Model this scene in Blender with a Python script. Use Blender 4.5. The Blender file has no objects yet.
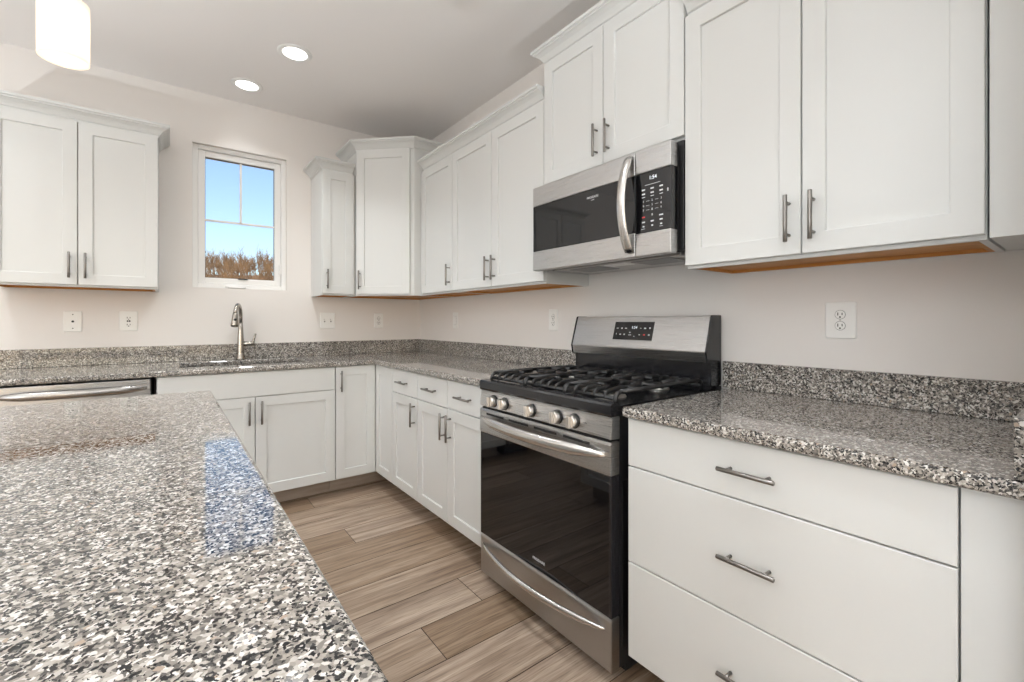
import bpy, bmesh, math, random
from mathutils import Matrix, Vector
random.seed(7)
S = bpy.context.scene
COL = S.collection
R = math.radians
PI = math.pi

# ------------------------------------------------------------------ camera
CAM = (-1.8365, -3.804, 1.1875)
cam = bpy.data.cameras.new('camera'); camo = bpy.data.objects.new('camera', cam); COL.objects.link(camo)
cam.sensor_width = 36.0; cam.sensor_fit = 'HORIZONTAL'
cam.lens = 452.12 / 1024 * 36
cam.shift_y = -(341 - 320.87) / 1024
cam.clip_start = 0.02; cam.clip_end = 300
camo.location = CAM
camo.rotation_euler = (PI / 2, 0, -0.6505)
S.camera = camo

# ------------------------------------------------------------------ view, world, sun, lamps
vs = S.view_settings
vs.view_transform = 'Standard'; vs.look = 'None'; vs.gamma = 1.0; vs.use_curve_mapping = False
vs.exposure = 0.12
S.cycles.max_bounces = 10; S.cycles.diffuse_bounces = 6; S.cycles.glossy_bounces = 5
S.cycles.transparent_max_bounces = 12
S.cycles.sample_clamp_indirect = 6.0
S.cycles.caustics_reflective = False; S.cycles.caustics_refractive = False

W = bpy.data.worlds.new('sky'); S.world = W; W.use_nodes = True
wn = W.node_tree.nodes; wl = W.node_tree.links; wn.clear()
wo = wn.new('ShaderNodeOutputWorld'); bg = wn.new('ShaderNodeBackground'); sky = wn.new('ShaderNodeTexSky')
sky.sky_type = 'NISHITA'; sky.sun_disc = False; sky.sun_elevation = R(32); sky.sun_rotation = R(200)
sky.altitude = 200; sky.air_density = 1.0; sky.dust_density = 2.5; sky.ozone_density = 2.0
bg.inputs['Strength'].default_value = 0.21
wl.new(sky.outputs[0], bg.inputs['Color']); wl.new(bg.outputs[0], wo.inputs['Surface'])

sun = bpy.data.lights.new('sun', 'SUN'); suno = bpy.data.objects.new('sun', sun); COL.objects.link(suno)
sun.energy = 2.6; sun.angle = R(0.6); sun.color = (1.0, 0.93, 0.82)
suno.rotation_euler = (R(48), 0, R(-12)); suno.location = (0, -20, 20)

CEIL = 2.7715
# area lamps added as fill in the unseen window openings: (centre, width, height, rotation)
def window_fill(name, loc, rot, w, h, power, colr=(0.89, 0.955, 1.0)):
    l = bpy.data.lights.new(name, 'AREA'); o = bpy.data.objects.new(name, l); COL.objects.link(o)
    l.shape = 'RECTANGLE'; l.size = w; l.size_y = h; l.energy = power; l.color = colr
    o.location = loc; o.rotation_euler = rot
    return o
window_fill('fill_rear', (-3.0, -8.03, 1.29), (R(90), 0, 0), 5.3, 2.3, 11)
window_fill('fill_side', (-6.93, -5.9, 1.29), (R(90), 0, R(-90)), 3.6, 2.3, 108)

# ------------------------------------------------------------------ materials
def mat(name, base=(0.8, 0.8, 0.8), rough=0.5, metal=0.0, spec=0.5, emit=None, estr=1.0, coat=0.0, trans=0.0):
    m = bpy.data.materials.new(name); m.use_nodes = True
    p = m.node_tree.nodes['Principled BSDF']
    p.inputs['Base Color'].default_value = (*base, 1); p.inputs['Roughness'].default_value = rough
    p.inputs['Metallic'].default_value = metal; p.inputs['Specular IOR Level'].default_value = spec
    p.inputs['Coat Weight'].default_value = coat; p.inputs['Transmission Weight'].default_value = trans
    if emit:
        p.inputs['Emission Color'].default_value = (*emit, 1); p.inputs['Emission Strength'].default_value = estr
    return m
def nodes(m): return m.node_tree.nodes, m.node_tree.links, m.node_tree.nodes['Principled BSDF']
def ramp(n, stops, interp='LINEAR'):
    r = n.new('ShaderNodeValToRGB'); r.color_ramp.interpolation = interp
    e = r.color_ramp.elements
    while len(e) > 1: e.remove(e[-1])
    e[0].position = stops[0][0]; e[0].color = (*stops[0][1], 1)
    for pos, c in stops[1:]:
        x = e.new(pos); x.color = (*c, 1)
    return r
def math_node(n, l, op, a, b=None, c=None):
    k = n.new('ShaderNodeMath'); k.operation = op
    for i, v in enumerate((a, b, c)):
        if v is None: continue
        if isinstance(v, (int, float)): k.inputs[i].default_value = v
        else: l.new(v, k.inputs[i])
    return k.outputs[0]

def add_bump(m, scale, strength, dist=0.002, stretch=None, detail=3):
    n, l, p = nodes(m)
    tc = n.new('ShaderNodeTexCoord'); mp = n.new('ShaderNodeMapping'); nz = n.new('ShaderNodeTexNoise'); b = n.new('ShaderNodeBump')
    if stretch: mp.inputs['Scale'].default_value = stretch
    nz.inputs['Scale'].default_value = scale; nz.inputs['Detail'].default_value = detail
    b.inputs['Strength'].default_value = strength; b.inputs['Distance'].default_value = dist
    l.new(tc.outputs['Object'], mp.inputs[0]); l.new(mp.outputs[0], nz.inputs['Vector'])
    l.new(nz.outputs[0], b.inputs['Height']); l.new(b.outputs[0], p.inputs['Normal'])
    return m

M = {}
M['cab'] = mat('cabinet_white_paint', (0.69, 0.70, 0.69), 0.32, spec=0.4)
M['wall'] = add_bump(mat('wall_paint_greige', (0.82, 0.79, 0.762), 0.75, spec=0.25), 220, 0.06)
M['ceil'] = add_bump(mat('ceiling_paint', (0.88, 0.855, 0.84), 0.9, spec=0.15), 160, 0.08)
M['white'] = mat('white_vinyl', (0.86, 0.86, 0.85), 0.35)
M['plastic'] = mat('white_plastic_plate', (0.88, 0.88, 0.86), 0.28)
M['slot'] = mat('dark_slot', (0.02, 0.02, 0.02), 0.6)
M['nickel'] = mat('brushed_nickel_pull', (0.26, 0.245, 0.23), 0.28, 1.0)
M['faucet'] = mat('brushed_nickel_faucet', (0.42, 0.39, 0.35), 0.27, 1.0)
M['enamel'] = mat('black_enamel', (0.012, 0.012, 0.014), 0.16, spec=0.6)
M['iron'] = add_bump(mat('cast_iron', (0.014, 0.014, 0.015), 0.33, spec=0.6), 300, 0.15, 0.001)
M['darkgrey'] = mat('black_side_panel', (0.015, 0.015, 0.016), 0.45)
M['glass_black'] = mat('black_oven_glass', (0.004, 0.004, 0.005), 0.03, spec=0.55)
M['glass_mw'] = mat('black_microwave_glass', (0.006, 0.006, 0.007), 0.03, spec=0.6)
M['chrome'] = mat('satin_steel_handle', (0.64, 0.625, 0.605), 0.27, 1.0)
M['knob'] = mat('satin_steel_knob', (0.80, 0.77, 0.73), 0.30, 1.0)
M['dwhandle'] = mat('dark_satin_steel_handle', (0.40, 0.385, 0.365), 0.27, 1.0)
M['alu'] = mat('burner_aluminium', (0.62, 0.61, 0.58), 0.35, 1.0)
M['filter'] = add_bump(mat('grease_filter_mesh', (0.30, 0.30, 0.30), 0.5, 0.8), 400, 0.5, 0.003)
M['print'] = mat('white_print', (0.62, 0.63, 0.65), 0.5, emit=(0.8, 0.85, 0.9), estr=0.06)
M['led'] = mat('lit_display_marks', (0.8, 0.85, 0.9), 0.5, emit=(0.8, 0.9, 1.0), estr=0.5)
M['red'] = mat('red_print', (0.6, 0.05, 0.05), 0.5, emit=(0.8, 0.06, 0.05), estr=0.05)
M['ink'] = mat('grey_print', (0.10, 0.10, 0.10), 0.5)
M['lamp'] = mat('recessed_lamp_lens', (1, 1, 1), 0.5, emit=(1.0, 0.97, 0.93), estr=4.0)
M['gasket'] = mat('black_gap', (0.01, 0.01, 0.01), 0.7)

def steel(name, col, rough):
    m = mat(name, col, rough, 1.0)
    n, l, p = nodes(m)
    tc = n.new('ShaderNodeTexCoord'); mp = n.new('ShaderNodeMapping'); nz = n.new('ShaderNodeTexNoise')
    mp.inputs['Scale'].default_value = (6, 6, 1400)
    nz.inputs['Scale'].default_value = 1.0; nz.inputs['Detail'].default_value = 3
    mr = n.new('ShaderNodeMapRange'); mr.inputs['To Min'].default_value = rough - 0.03; mr.inputs['To Max'].default_value = rough + 0.05
    l.new(tc.outputs['Object'], mp.inputs[0]); l.new(mp.outputs[0], nz.inputs['Vector'])
    l.new(nz.outputs[0], mr.inputs['Value']); l.new(mr.outputs[0], p.inputs['Roughness'])
    p.inputs['Anisotropic'].default_value = 0.6
    return m
M['steel'] = steel('brushed_stainless', (0.52, 0.515, 0.51), 0.27)
M['steel_dark'] = steel('brushed_stainless_drawer', (0.45, 0.445, 0.44), 0.28)
M['sinksteel'] = steel('sink_stainless', (0.20, 0.20, 0.20), 0.5)

def granite(name, size=0.0062):
    m = mat(name, rough=0.05, spec=0.7)
    n, l, p = nodes(m)
    tc = n.new('ShaderNodeTexCoord')
    wob = n.new('ShaderNodeTexNoise'); wob.inputs['Scale'].default_value = 150; wob.inputs['Detail'].default_value = 3
    l.new(tc.outputs['Object'], wob.inputs['Vector'])
    mixv = n.new('ShaderNodeVectorMath'); mixv.operation = 'MULTIPLY_ADD'
    mixv.inputs[1].default_value = (0.006, 0.006, 0.006)
    l.new(wob.outputs['Color'], mixv.inputs[0]); l.new(tc.outputs['Object'], mixv.inputs[2])
    def cells(sz, sm=0.16):
        v = n.new('ShaderNodeTexVoronoi'); v.feature = 'SMOOTH_F1'; v.inputs['Smoothness'].default_value = sm; v.inputs['Scale'].default_value = 1 / sz
        l.new(mixv.outputs[0], v.inputs['Vector'])
        sp = n.new('ShaderNodeSeparateColor'); l.new(v.outputs['Color'], sp.inputs[0])
        return sp
    # pale matrix crystals
    a = cells(size)
    ra = ramp(n, [(0.0, (0.08, 0.075, 0.071)), (0.20, (0.19, 0.176, 0.160)), (0.45, (0.315, 0.288, 0.256)), (0.66, (0.40, 0.368, 0.330)), (0.80, (0.53, 0.50, 0.465)), (0.92, (0.70, 0.68, 0.65))])
    l.new(a.outputs[0], ra.inputs[0])
    # small dark mica grains, in loose clusters
    big = n.new('ShaderNodeTexNoise'); big.inputs['Scale'].default_value = 75; big.inputs['Detail'].default_value = 3
    l.new(tc.outputs['Object'], big.inputs['Vector'])
    b = cells(size * 0.60, 0.12)
    th = math_node(n, l, 'MULTIPLY_ADD', big.outputs[0], 1.3, -0.385)
    dark = math_node(n, l, 'LESS_THAN', b.outputs[1], th)
    rb = ramp(n, [(0.0, (0.005, 0.006, 0.008)), (0.65, (0.018, 0.019, 0.022)), (1.0, (0.08, 0.077, 0.073))]); l.new(b.outputs[2], rb.inputs[0])
    mx = n.new('ShaderNodeMix'); mx.data_type = 'RGBA'
    fac = math_node(n, l, 'MULTIPLY', dark, 1.0)
    l.new(fac, mx.inputs['Factor']); l.new(ra.outputs[0], mx.inputs['A']); l.new(rb.outputs[0], mx.inputs['B'])
    # rare warm crystals
    c = cells(size * 1.2)
    rc = ramp(n, [(0.0, (0, 0, 0)), (0.985, (1, 1, 1))], 'CONSTANT'); l.new(c.outputs[2], rc.inputs[0])
    mx2 = n.new('ShaderNodeMix'); mx2.data_type = 'RGBA'; mx2.inputs['B'].default_value = (0.38, 0.305, 0.245, 1)
    l.new(rc.outputs[0], mx2.inputs['Factor']); l.new(mx.outputs['Result'], mx2.inputs['A'])
    l.new(mx2.outputs['Result'], p.inputs['Base Color'])
    return m
M['granite'] = granite('speckled_granite', 0.0048)

def wood_floor():
    m = mat('vinyl_plank_floor', rough=0.34, spec=0.4)
    n, l, p = nodes(m)
    uv = n.new('ShaderNodeUVMap'); uv.uv_map = 'UVMap'
    at = n.new('ShaderNodeAttribute'); at.attribute_name = 'tone'
    mp = n.new('ShaderNodeMapping'); mp.inputs['Scale'].default_value = (0.9, 17, 1)
    l.new(uv.outputs[0], mp.inputs[0])
    n1 = n.new('ShaderNodeTexNoise'); n1.inputs['Scale'].default_value = 1.6; n1.inputs['Detail'].default_value = 7; n1.inputs['Distortion'].default_value = 0.7
    l.new(mp.outputs[0], n1.inputs['Vector'])
    r1 = ramp(n, [(0.26, (0.155, 0.098, 0.062)), (0.40, (0.262, 0.182, 0.124)), (0.56, (0.370, 0.272, 0.194)), (0.74, (0.485, 0.378, 0.284))])
    l.new(n1.outputs[0], r1.inputs[0])
    mp2 = n.new('ShaderNodeMapping'); mp2.inputs['Scale'].default_value = (9, 190, 1); l.new(uv.outputs[0], mp2.inputs[0])
    n2 = n.new('ShaderNodeTexNoise'); n2.inputs['Scale'].default_value = 1.0; n2.inputs['Detail'].default_value = 5
    l.new(mp2.outputs[0], n2.inputs['Vector'])
    r2 = ramp(n, [(0.30, (0.50, 0.47, 0.44)), (0.48, (0.97, 0.97, 0.97)), (0.72, (1.2, 1.2, 1.2))]); l.new(n2.outputs[0], r2.inputs[0])
    mul = n.new('ShaderNodeMix'); mul.data_type = 'RGBA'; mul.blend_type = 'MULTIPLY'; mul.inputs['Factor'].default_value = 0.85
    l.new(r1.outputs[0], mul.inputs['A']); l.new(r2.outputs[0], mul.inputs['B'])
    hs = n.new('ShaderNodeHueSaturation')
    v = math_node(n, l, 'MULTIPLY_ADD', at.outputs['Fac'], 0.42, 0.82)
    s = math_node(n, l, 'MULTIPLY_ADD', at.outputs['Fac'], -0.3, 1.12)
    l.new(v, hs.inputs['Value']); l.new(s, hs.inputs['Saturation']); l.new(mul.outputs['Result'], hs.inputs['Color'])
    l.new(hs.outputs[0], p.inputs['Base Color'])
    b = n.new('ShaderNodeBump'); b.inputs['Strength'].default_value = 0.12; b.inputs['Distance'].default_value = 0.001
    l.new(n2.outputs[0], b.inputs['Height']); l.new(b.outputs[0], p.inputs['Normal'])
    return m
M['floor'] = wood_floor()

def grain(name, c0, c1, rough, scale=(3, 40, 40)):
    m = mat(name, c0, rough)
    n, l, p = nodes(m)
    tc = n.new('ShaderNodeTexCoord'); mp = n.new('ShaderNodeMapping'); mp.inputs['Scale'].default_value = scale
    nz = n.new('ShaderNodeTexNoise'); nz.inputs['Scale'].default_value = 1.5; nz.inputs['Detail'].default_value = 5
    r = ramp(n, [(0.3, c0), (0.7, c1)])
    l.new(tc.outputs['Object'], mp.inputs[0]); l.new(mp.outputs[0], nz.inputs['Vector']); l.new(nz.outputs[0], r.inputs[0]); l.new(r.outputs[0], p.inputs['Base Color'])
    return m
M['maple'] = grain('unfinished_maple_underside', (0.50, 0.215, 0.045), (0.66, 0.31, 0.085), 0.5)
M['toe'] = grain('toe_kick_board', (0.33, 0.265, 0.21), (0.42, 0.345, 0.28), 0.5)
M['dirt'] = grain('winter_hillside', (0.17, 0.10, 0.05), (0.33, 0.20, 0.10), 0.95, (2, 2, 2))
M['twig'] = grain('bare_twigs', (0.09, 0.055, 0.032), (0.40, 0.25, 0.125), 0.9, (0.9, 0.9, 0.9))

def pane_material():
    m = bpy.data.materials.new('window_glass'); m.use_nodes = True
    n, l = m.node_tree.nodes, m.node_tree.links; n.clear()
    o = n.new('ShaderNodeOutputMaterial'); t = n.new('ShaderNodeBsdfTransparent'); g = n.new('ShaderNodeBsdfGlossy'); x = n.new('ShaderNodeMixShader')
    g.inputs['Roughness'].default_value = 0.0; f = n.new('ShaderNodeFresnel'); f.inputs['IOR'].default_value = 1.12
    l.new(f.outputs[0], x.inputs[0]); l.new(t.outputs[0], x.inputs[1]); l.new(g.outputs[0], x.inputs[2]); l.new(x.outputs[0], o.inputs['Surface'])
    return m
M['pane'] = pane_material()

def frosted():
    m = bpy.data.materials.new('frosted_white_glass'); m.use_nodes = True
    n, l = m.node_tree.nodes, m.node_tree.links; p = n['Principled BSDF']
    p.inputs['Base Color'].default_value = (0.90, 0.86, 0.80, 1); p.inputs['Roughness'].default_value = 0.25
    tr = n.new('ShaderNodeBsdfTranslucent'); tr.inputs['Color'].default_value = (1.0, 0.93, 0.84, 1)
    x = n.new('ShaderNodeMixShader'); x.inputs[0].default_value = 0.6
    l.new(p.outputs[0], x.inputs[1]); l.new(tr.outputs[0], x.inputs[2]); l.new(x.outputs[0], n['Material Output'].inputs['Surface'])
    return m
M['shade'] = frosted()
M['bulb'] = mat('lamp_bulb', (1, 1, 1), 0.5, emit=(1.0, 0.93, 0.84), estr=5.0)

# ------------------------------------------------------------------ mesh helpers
class MB:
    def __init__(self): self.bm = bmesh.new()
    def box(self, x0, x1, y0, y1, z0, z1, bev=0.0, seg=2):
        x0, x1 = sorted((x0, x1)); y0, y1 = sorted((y0, y1)); z0, z1 = sorted((z0, z1))
        r = bmesh.ops.create_cube(self.bm, size=1.0)
        vs_ = r['verts']
        for v in vs_:
            v.co = ((x0 + x1) / 2 + v.co.x * (x1 - x0), (y0 + y1) / 2 + v.co.y * (y1 - y0), (z0 + z1) / 2 + v.co.z * (z1 - z0))
        if bev > 0:
            es = {e for v in vs_ for e in v.link_edges}
            bmesh.ops.bevel(self.bm, geom=list(es), offset=bev, segments=seg, affect='EDGES', profile=0.5)
        return self
    def cyl(self, p0, p1, r0, r1=None, seg=20, smooth=True):
        r1 = r0 if r1 is None else r1
        return self.tube([p0, p1], [r0, r1], seg, smooth)
    def tube(self, pts, rad, seg=14, smooth=True, flat=1.0, closed=False, up=None):
        pts = [Vector(p) for p in pts]
        if not hasattr(rad, '__len__'): rad = [rad] * len(pts)
        n = len(pts); rings = []
        ref = None
        for i, p in enumerate(pts):
            a = pts[i - 1] if (i > 0 or closed) else p
            b = pts[(i + 1) % n] if (i < n - 1 or closed) else p
            t = (b - a).normalized()
            if ref is None:
                u0 = Vector(up) if up else (Vector((0, 0, 1)) if abs(t.z) < 0.9 else Vector((1, 0, 0)))
                ref = (u0 - t * u0.dot(t)).normalized()
            else:
                ref = (ref - t * ref.dot(t)).normalized()
            s = t.cross(ref)
            rings.append([self.bm.verts.new(p + (ref * math.cos(2 * PI * k / seg) + s * math.sin(2 * PI * k / seg) * flat) * rad[i]) for k in range(seg)])
        m = n if closed else n - 1
        for i in range(m):
            A, B = rings[i], rings[(i + 1) % n]
            for k in range(seg):
                f = self.bm.faces.new((A[k], A[(k + 1) % seg], B[(k + 1) % seg], B[k])); f.smooth = smooth
        if not closed:
            self.bm.faces.new(list(reversed(rings[0]))); self.bm.faces.new(rings[-1])
        return self
    def lathe(self, prof, cx=0, cy=0, seg=32, mat_=None):
        """prof: (radius, z) pairs from one end to the other; radius 0 closes."""
        rings = []
        for r, z in prof:
            if r < 1e-6: rings.append([self.bm.verts.new((cx, cy, z))])
            else: rings.append([self.bm.verts.new((cx + r * math.cos(2 * PI * k / seg), cy + r * math.sin(2 * PI * k / seg), z)) for k in range(seg)])
        for A, B in zip(rings, rings[1:]):
            for k in range(seg):
                k2 = (k + 1) % seg
                vs_ = [A[k % len(A)], A[k2 % len(A)], B[k2 % len(B)], B[k % len(B)]]
                u = []
                for v in vs_:
                    if v not in u: u.append(v)
                if len(u) > 2:
                    f = self.bm.faces.new(u); f.smooth = True
        return self
    def poly(self, pts, z0, z1, bev=0.0):
        """vertical prism over an XY outline"""
        a = [self.bm.verts.new((x, y, z0)) for x, y in pts]; b = [self.bm.verts.new((x, y, z1)) for x, y in pts]
        n = len(pts); es = []
        for i in range(n): self.bm.faces.new((a[i], a[(i + 1) % n], b[(i + 1) % n], b[i]))
        self.bm.faces.new(list(reversed(a))); self.bm.faces.new(b)
        return self
    def prism(self, prof, axis, a0, a1, bev=0.0):
        """prof: 2D outline; axis 'x': (y,z) outline extruded in x; axis 'y': (x,z) in y"""
        mk = (lambda t, q: (t, q[0], q[1])) if axis == 'x' else (lambda t, q: (q[0], t, q[1]))
        a = [self.bm.verts.new(mk(a0, q)) for q in prof]; b = [self.bm.verts.new(mk(a1, q)) for q in prof]
        n = len(prof); fs = []
        for i in range(n): fs.append(self.bm.faces.new((a[i], a[(i + 1) % n], b[(i + 1) % n], b[i])))
        fs.append(self.bm.faces.new(list(reversed(a)))); fs.append(self.bm.faces.new(b))
        if bev:
            es = {e for f in fs for e in f.edges}
            bmesh.ops.bevel(self.bm, geom=list(es), offset=bev, segments=2, affect='EDGES')
        return self
    def rings(self, w, h, seq, x0=0, z0=0):
        """rectangular panel facing -y from (inset, y) rings, closed at both ends"""
        rs = []
        for i, y in seq:
            rs.append([self.bm.verts.new(c) for c in ((x0 + i, y, z0 + i), (x0 + w - i, y, z0 + i), (x0 + w - i, y, z0 + h - i), (x0 + i, y, z0 + h - i))])
        for A, B in zip(rs, rs[1:]):
            for k in range(4): self.bm.faces.new((A[k], A[(k + 1) % 4], B[(k + 1) % 4], B[k]))
        self.bm.faces.new(list(reversed(rs[0]))); self.bm.faces.new(rs[-1])
        return self
    def grid(self, xs, ys, inside, z0, z1, bev=0.0, seg=3):
        """slab made of the cells of a grid for which inside(cx, cy); holes allowed"""
        V = {}
        def v(i, j, z):
            if (i, j, z) not in V: V[(i, j, z)] = self.bm.verts.new((xs[i], ys[j], z))
            return V[(i, j, z)]
        C = {(i, j) for i in range(len(xs) - 1) for j in range(len(ys) - 1) if inside((xs[i] + xs[i + 1]) / 2, (ys[j] + ys[j + 1]) / 2)}
        rim = []
        for (i, j) in C:
            self.bm.faces.new((v(i, j, z1), v(i + 1, j, z1), v(i + 1, j + 1, z1), v(i, j + 1, z1)))
            self.bm.faces.new((v(i, j + 1, z0), v(i + 1, j + 1, z0), v(i + 1, j, z0), v(i, j, z0)))
            for di, dj, a, b in ((0, -1, (i, j), (i + 1, j)), (1, 0, (i + 1, j), (i + 1, j + 1)), (0, 1, (i + 1, j + 1), (i, j + 1)), (-1, 0, (i, j + 1), (i, j))):
                if (i + di, j + dj) not in C:
                    f = self.bm.faces.new((v(*a, z0), v(*b, z0), v(*b, z1), v(*a, z1)))
        if bev:
            bmesh.ops.dissolve_limit(self.bm, angle_limit=0.01, verts=self.bm.verts[:], edges=self.bm.edges[:])
            es = [e for e in self.bm.edges if len(e.link_faces) == 2 and e.calc_face_angle(0) > 1.0 and abs(e.verts[0].co.z - e.verts[1].co.z) < 1e-6]
            bmesh.ops.bevel(self.bm, geom=es, offset=bev, segments=seg, affect='EDGES', profile=0.5)
        return self
    def tf(self, mtx):
        bmesh.ops.transform(self.bm, matrix=mtx, verts=self.bm.verts[:]); return self
    def mesh(self, name, m):
        bmesh.ops.recalc_face_normals(self.bm, faces=self.bm.faces[:])
        me = bpy.data.meshes.new(name); self.bm.to_mesh(me); self.bm.free()
        me.materials.append(m)
        return me
    def build(self, name, m, parent=None, loc=(0, 0, 0), rot=0):
        return place(name, self.mesh(name, M[m] if isinstance(m, str) else m), parent, loc, rot)

def place(name, me, parent=None, loc=(0, 0, 0), rot=0):
    o = bpy.data.objects.new(name, me); COL.objects.link(o)
    o.parent = parent; o.location = loc; o.rotation_euler = (0, 0, rot)
    return o
def thing(name, label, cat, loc=(0, 0, 0), rot=0, group=None):
    o = place(name, None, None, loc, rot); o.empty_display_size = 0.05
    return tag(o, label, cat, group)
def tag(o, label, cat, group=None, kind='thing'):
    o['label'] = label; o['category'] = cat; o['kind'] = kind
    if group: o['group'] = group
    return o
def struct(o, label=None):
    o['kind'] = 'structure'
    if label: o['label'] = label
    return o
def text_part(name, s, size, m, parent, loc, rot_euler, depth=0.0003):
    c = bpy.data.curves.new(name, 'FONT'); c.body = s; c.size = size; c.align_x = 'CENTER'; c.align_y = 'CENTER'; c.extrude = depth
    t = bpy.data.objects.new(name, c); COL.objects.link(t)
    dg = bpy.context.evaluated_depsgraph_get()
    me = bpy.data.meshes.new_from_object(t.evaluated_get(dg)); me.name = name
    bpy.data.objects.remove(t); bpy.data.curves.remove(c)
    me.materials.clear(); me.materials.append(M[m])
    o = bpy.data.objects.new(name, me); COL.objects.link(o); o.parent = parent; o.location = loc; o.rotation_euler = rot_euler
    return o

# ------------------------------------------------------------------ room shell
XL, YR = -7.0, -8.1
WX0, WX1, WZ0, WZ1 = -1.703, -1.113, 1.420, 2.422     # kitchen window opening
def wall_with_hole(name, along0, along1, holes, thick, mtx, label):
    xs = sorted({along0, along1, *[h[0] for h in holes], *[h[1] for h in holes]})
    zs = sorted({0.0, CEIL, *[h[2] for h in holes], *[h[3] for h in holes]})
    ins = lambda x, z: not any(h[0] < x < h[1] and h[2] < z < h[3] for h in holes)
    b = MB().grid(xs, zs, ins, 0.0, thick)
    b.tf(mtx)
    return struct(b.build(name, 'wall'), label)
# local (a, z, depth) -> back wall: x=a, z=z, y = depth (outwards)
toXZ = Matrix(((1, 0, 0, 0), (0, 0, 1, 0), (0, 1, 0, 0), (0, 0, 0, 1)))
wall_with_hole('wall_back', XL, 0.0, [(WX0, WX1, WZ0, WZ1)], 0.16, toXZ, 'greige painted wall with the window over the sink')
toXZr = Matrix(((1, 0, 0, 0), (0, 0, -1, YR), (0, 1, 0, 0), (0, 0, 0, 1)))
wall_with_hole('wall_rear', XL, 0.0, [(-5.7, -0.3, 0.10, 2.46)], 0.16, toXZr, 'painted wall behind the camera with an added wide window')
toYZl = Matrix(((0, 0, -1, XL), (1, 0, 0, 0), (0, 1, 0, 0), (0, 0, 0, 1)))
wall_with_hole('wall_left', YR, 0.0, [(-7.75, -4.05, 0.10, 2.46)], 0.16, toYZl, 'painted wall of the living area with an added wide window')
struct(MB().box(0, 0.14, YR, 0.16, 0, CEIL).build('wall_right', 'wall'), 'greige painted wall behind the range')
struct(MB().box(-0.74, -0.001, -3.87, -3.733, 0, CEIL).build('wall_return', 'wall'), 'short return wall at the end of the counter')
struct(MB().box(XL - .16, .14, YR - .16, .16, CEIL, CEIL + 0.1).build('ceiling', 'ceil'), 'painted ceiling')

# floor of individual vinyl planks (one mesh)
def build_floor():
    b = MB(); bm = b.bm
    uvl = bm.loops.layers.uv.new('UVMap'); tl = bm.faces.layers.float.new('tone')
    PW = 0.2055; rnd = random.Random(11)
    y_edges = [-0.555 + PW * k for k in range(-37, 4)]
    known = {0: -1.095, 3: -1.037, 7: -0.774, 8: -1.058, 1: -1.9, 2: -0.25, 4: -1.95, 5: -0.2, 6: -1.85, 9: -0.3}
    for k, y1 in enumerate(reversed(y_edges)):
        row = k - 3                                  # row 0 lies between y=-.555 and -.76
        y0 = y1 - PW
        y1c = min(y1, 0.0); y0c = max(y0, YR)
        if y1c <= y0c: continue
        L = 1.5
        j0 = known.get(row, -rnd.random() * L)
        x = j0 + L
        while x > XL:
            xa, xb = max(x - L, XL), min(x, 0.0)
            if xb > xa:
                g, d = 0.0017, 0.0016
                du, dv = rnd.random() * 40, rnd.random() * 40; tone = rnd.random()
                o = [(xa, y0c, -d), (xb, y0c, -d), (xb, y1c, -d), (xa, y1c, -d)]
                i = [(xa + g, y0c + g, 0), (xb - g, y0c + g, 0), (xb - g, y1c - g, 0), (xa + g, y1c - g, 0)]
                ov = [bm.verts.new(c) for c in o]; iv = [bm.verts.new(c) for c in i]
                fs = [bm.faces.new(iv)] + [bm.faces.new((ov[q], ov[(q + 1) % 4], iv[(q + 1) % 4], iv[q])) for q in range(4)]
                for fi, f in enumerate(fs):
                    f[tl] = tone if fi == 0 else -1.6
                    for lp in f.loops: lp[uvl].uv = (lp.vert.co.x + du, lp.vert.co.y + dv)
            x -= L
    # solid base under the planks
    b.box(XL - .16, .14, YR - .16, .16, -0.12, -0.0018)
    me = bpy.data.meshes.new('floor'); bm.to_mesh(me); bm.free(); me.materials.append(M['floor'])
    return struct(place('floor', me), 'brown vinyl plank floor')
build_floor()

# ------------------------------------------------------------------ kitchen window
win = struct(place('window_1', None, None, ((WX0 + WX1) / 2, 0, WZ0)), 'white casement window above the sink')
ww, wh = WX1 - WX0, WZ1 - WZ0
def frame_ring(w, h, fw, y0, y1, z0=0.0, bev=0.004):
    b = MB()
    b.box(-w / 2, -w / 2 + fw, y0, y1, z0, z0 + h, bev); b.box(w / 2 - fw, w / 2, y0, y1, z0, z0 + h, bev)
    b.box(-w / 2 + fw - .001, w / 2 - fw + .001, y0, y1, z0, z0 + fw, bev); b.box(-w / 2 + fw - .001, w / 2 - fw + .001, y0, y1, z0 + h - fw, z0 + h, bev)
    return b
frame_ring(ww, wh, 0.032, 0.030, 0.115).build('window_frame', 'white', win)
sw, sh = ww - 0.066, wh - 0.066
frame_ring(sw, sh, 0.042, 0.045, 0.10, 0.033).build('sash', 'white', win)
MB().box(-sw / 2 + .04, sw / 2 - .04, 0.070, 0.076, 0.033 + .04, 0.033 + sh - .04).build('pane', 'pane', win)
gw, gz0, gz1 = sw / 2 - .04, 0.073, wh - 0.073
b = MB(); b.box(-gw, gw, 0.0655, 0.0690, 1.905 - WZ0 - .007, 1.905 - WZ0 + .007); b.box(-.007, .007, 0.0655, 0.0690, 1.905 - WZ0, gz1)
b.box(-gw, gw, 0.077, 0.081, 1.905 - WZ0 - .007, 1.905 - WZ0 + .007); b.box(-.007, .007, 0.077, 0.081, 1.905 - WZ0, gz1)
b.build('muntin', 'white', win)
b = MB(); b.box(-gw, gw, 0.0665, 0.0695, gz0 - .001, gz0 + .005); b.box(-gw, gw, 0.0665, 0.0695, gz1 - .005, gz1 + .001)
b.box(-gw - .001, -gw + .005, 0.0665, 0.0695, gz0, gz1); b.box(gw - .005, gw + .001, 0.0665, 0.0695, gz0, gz1)
b.build('glazing_gasket', 'gasket', win)
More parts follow.
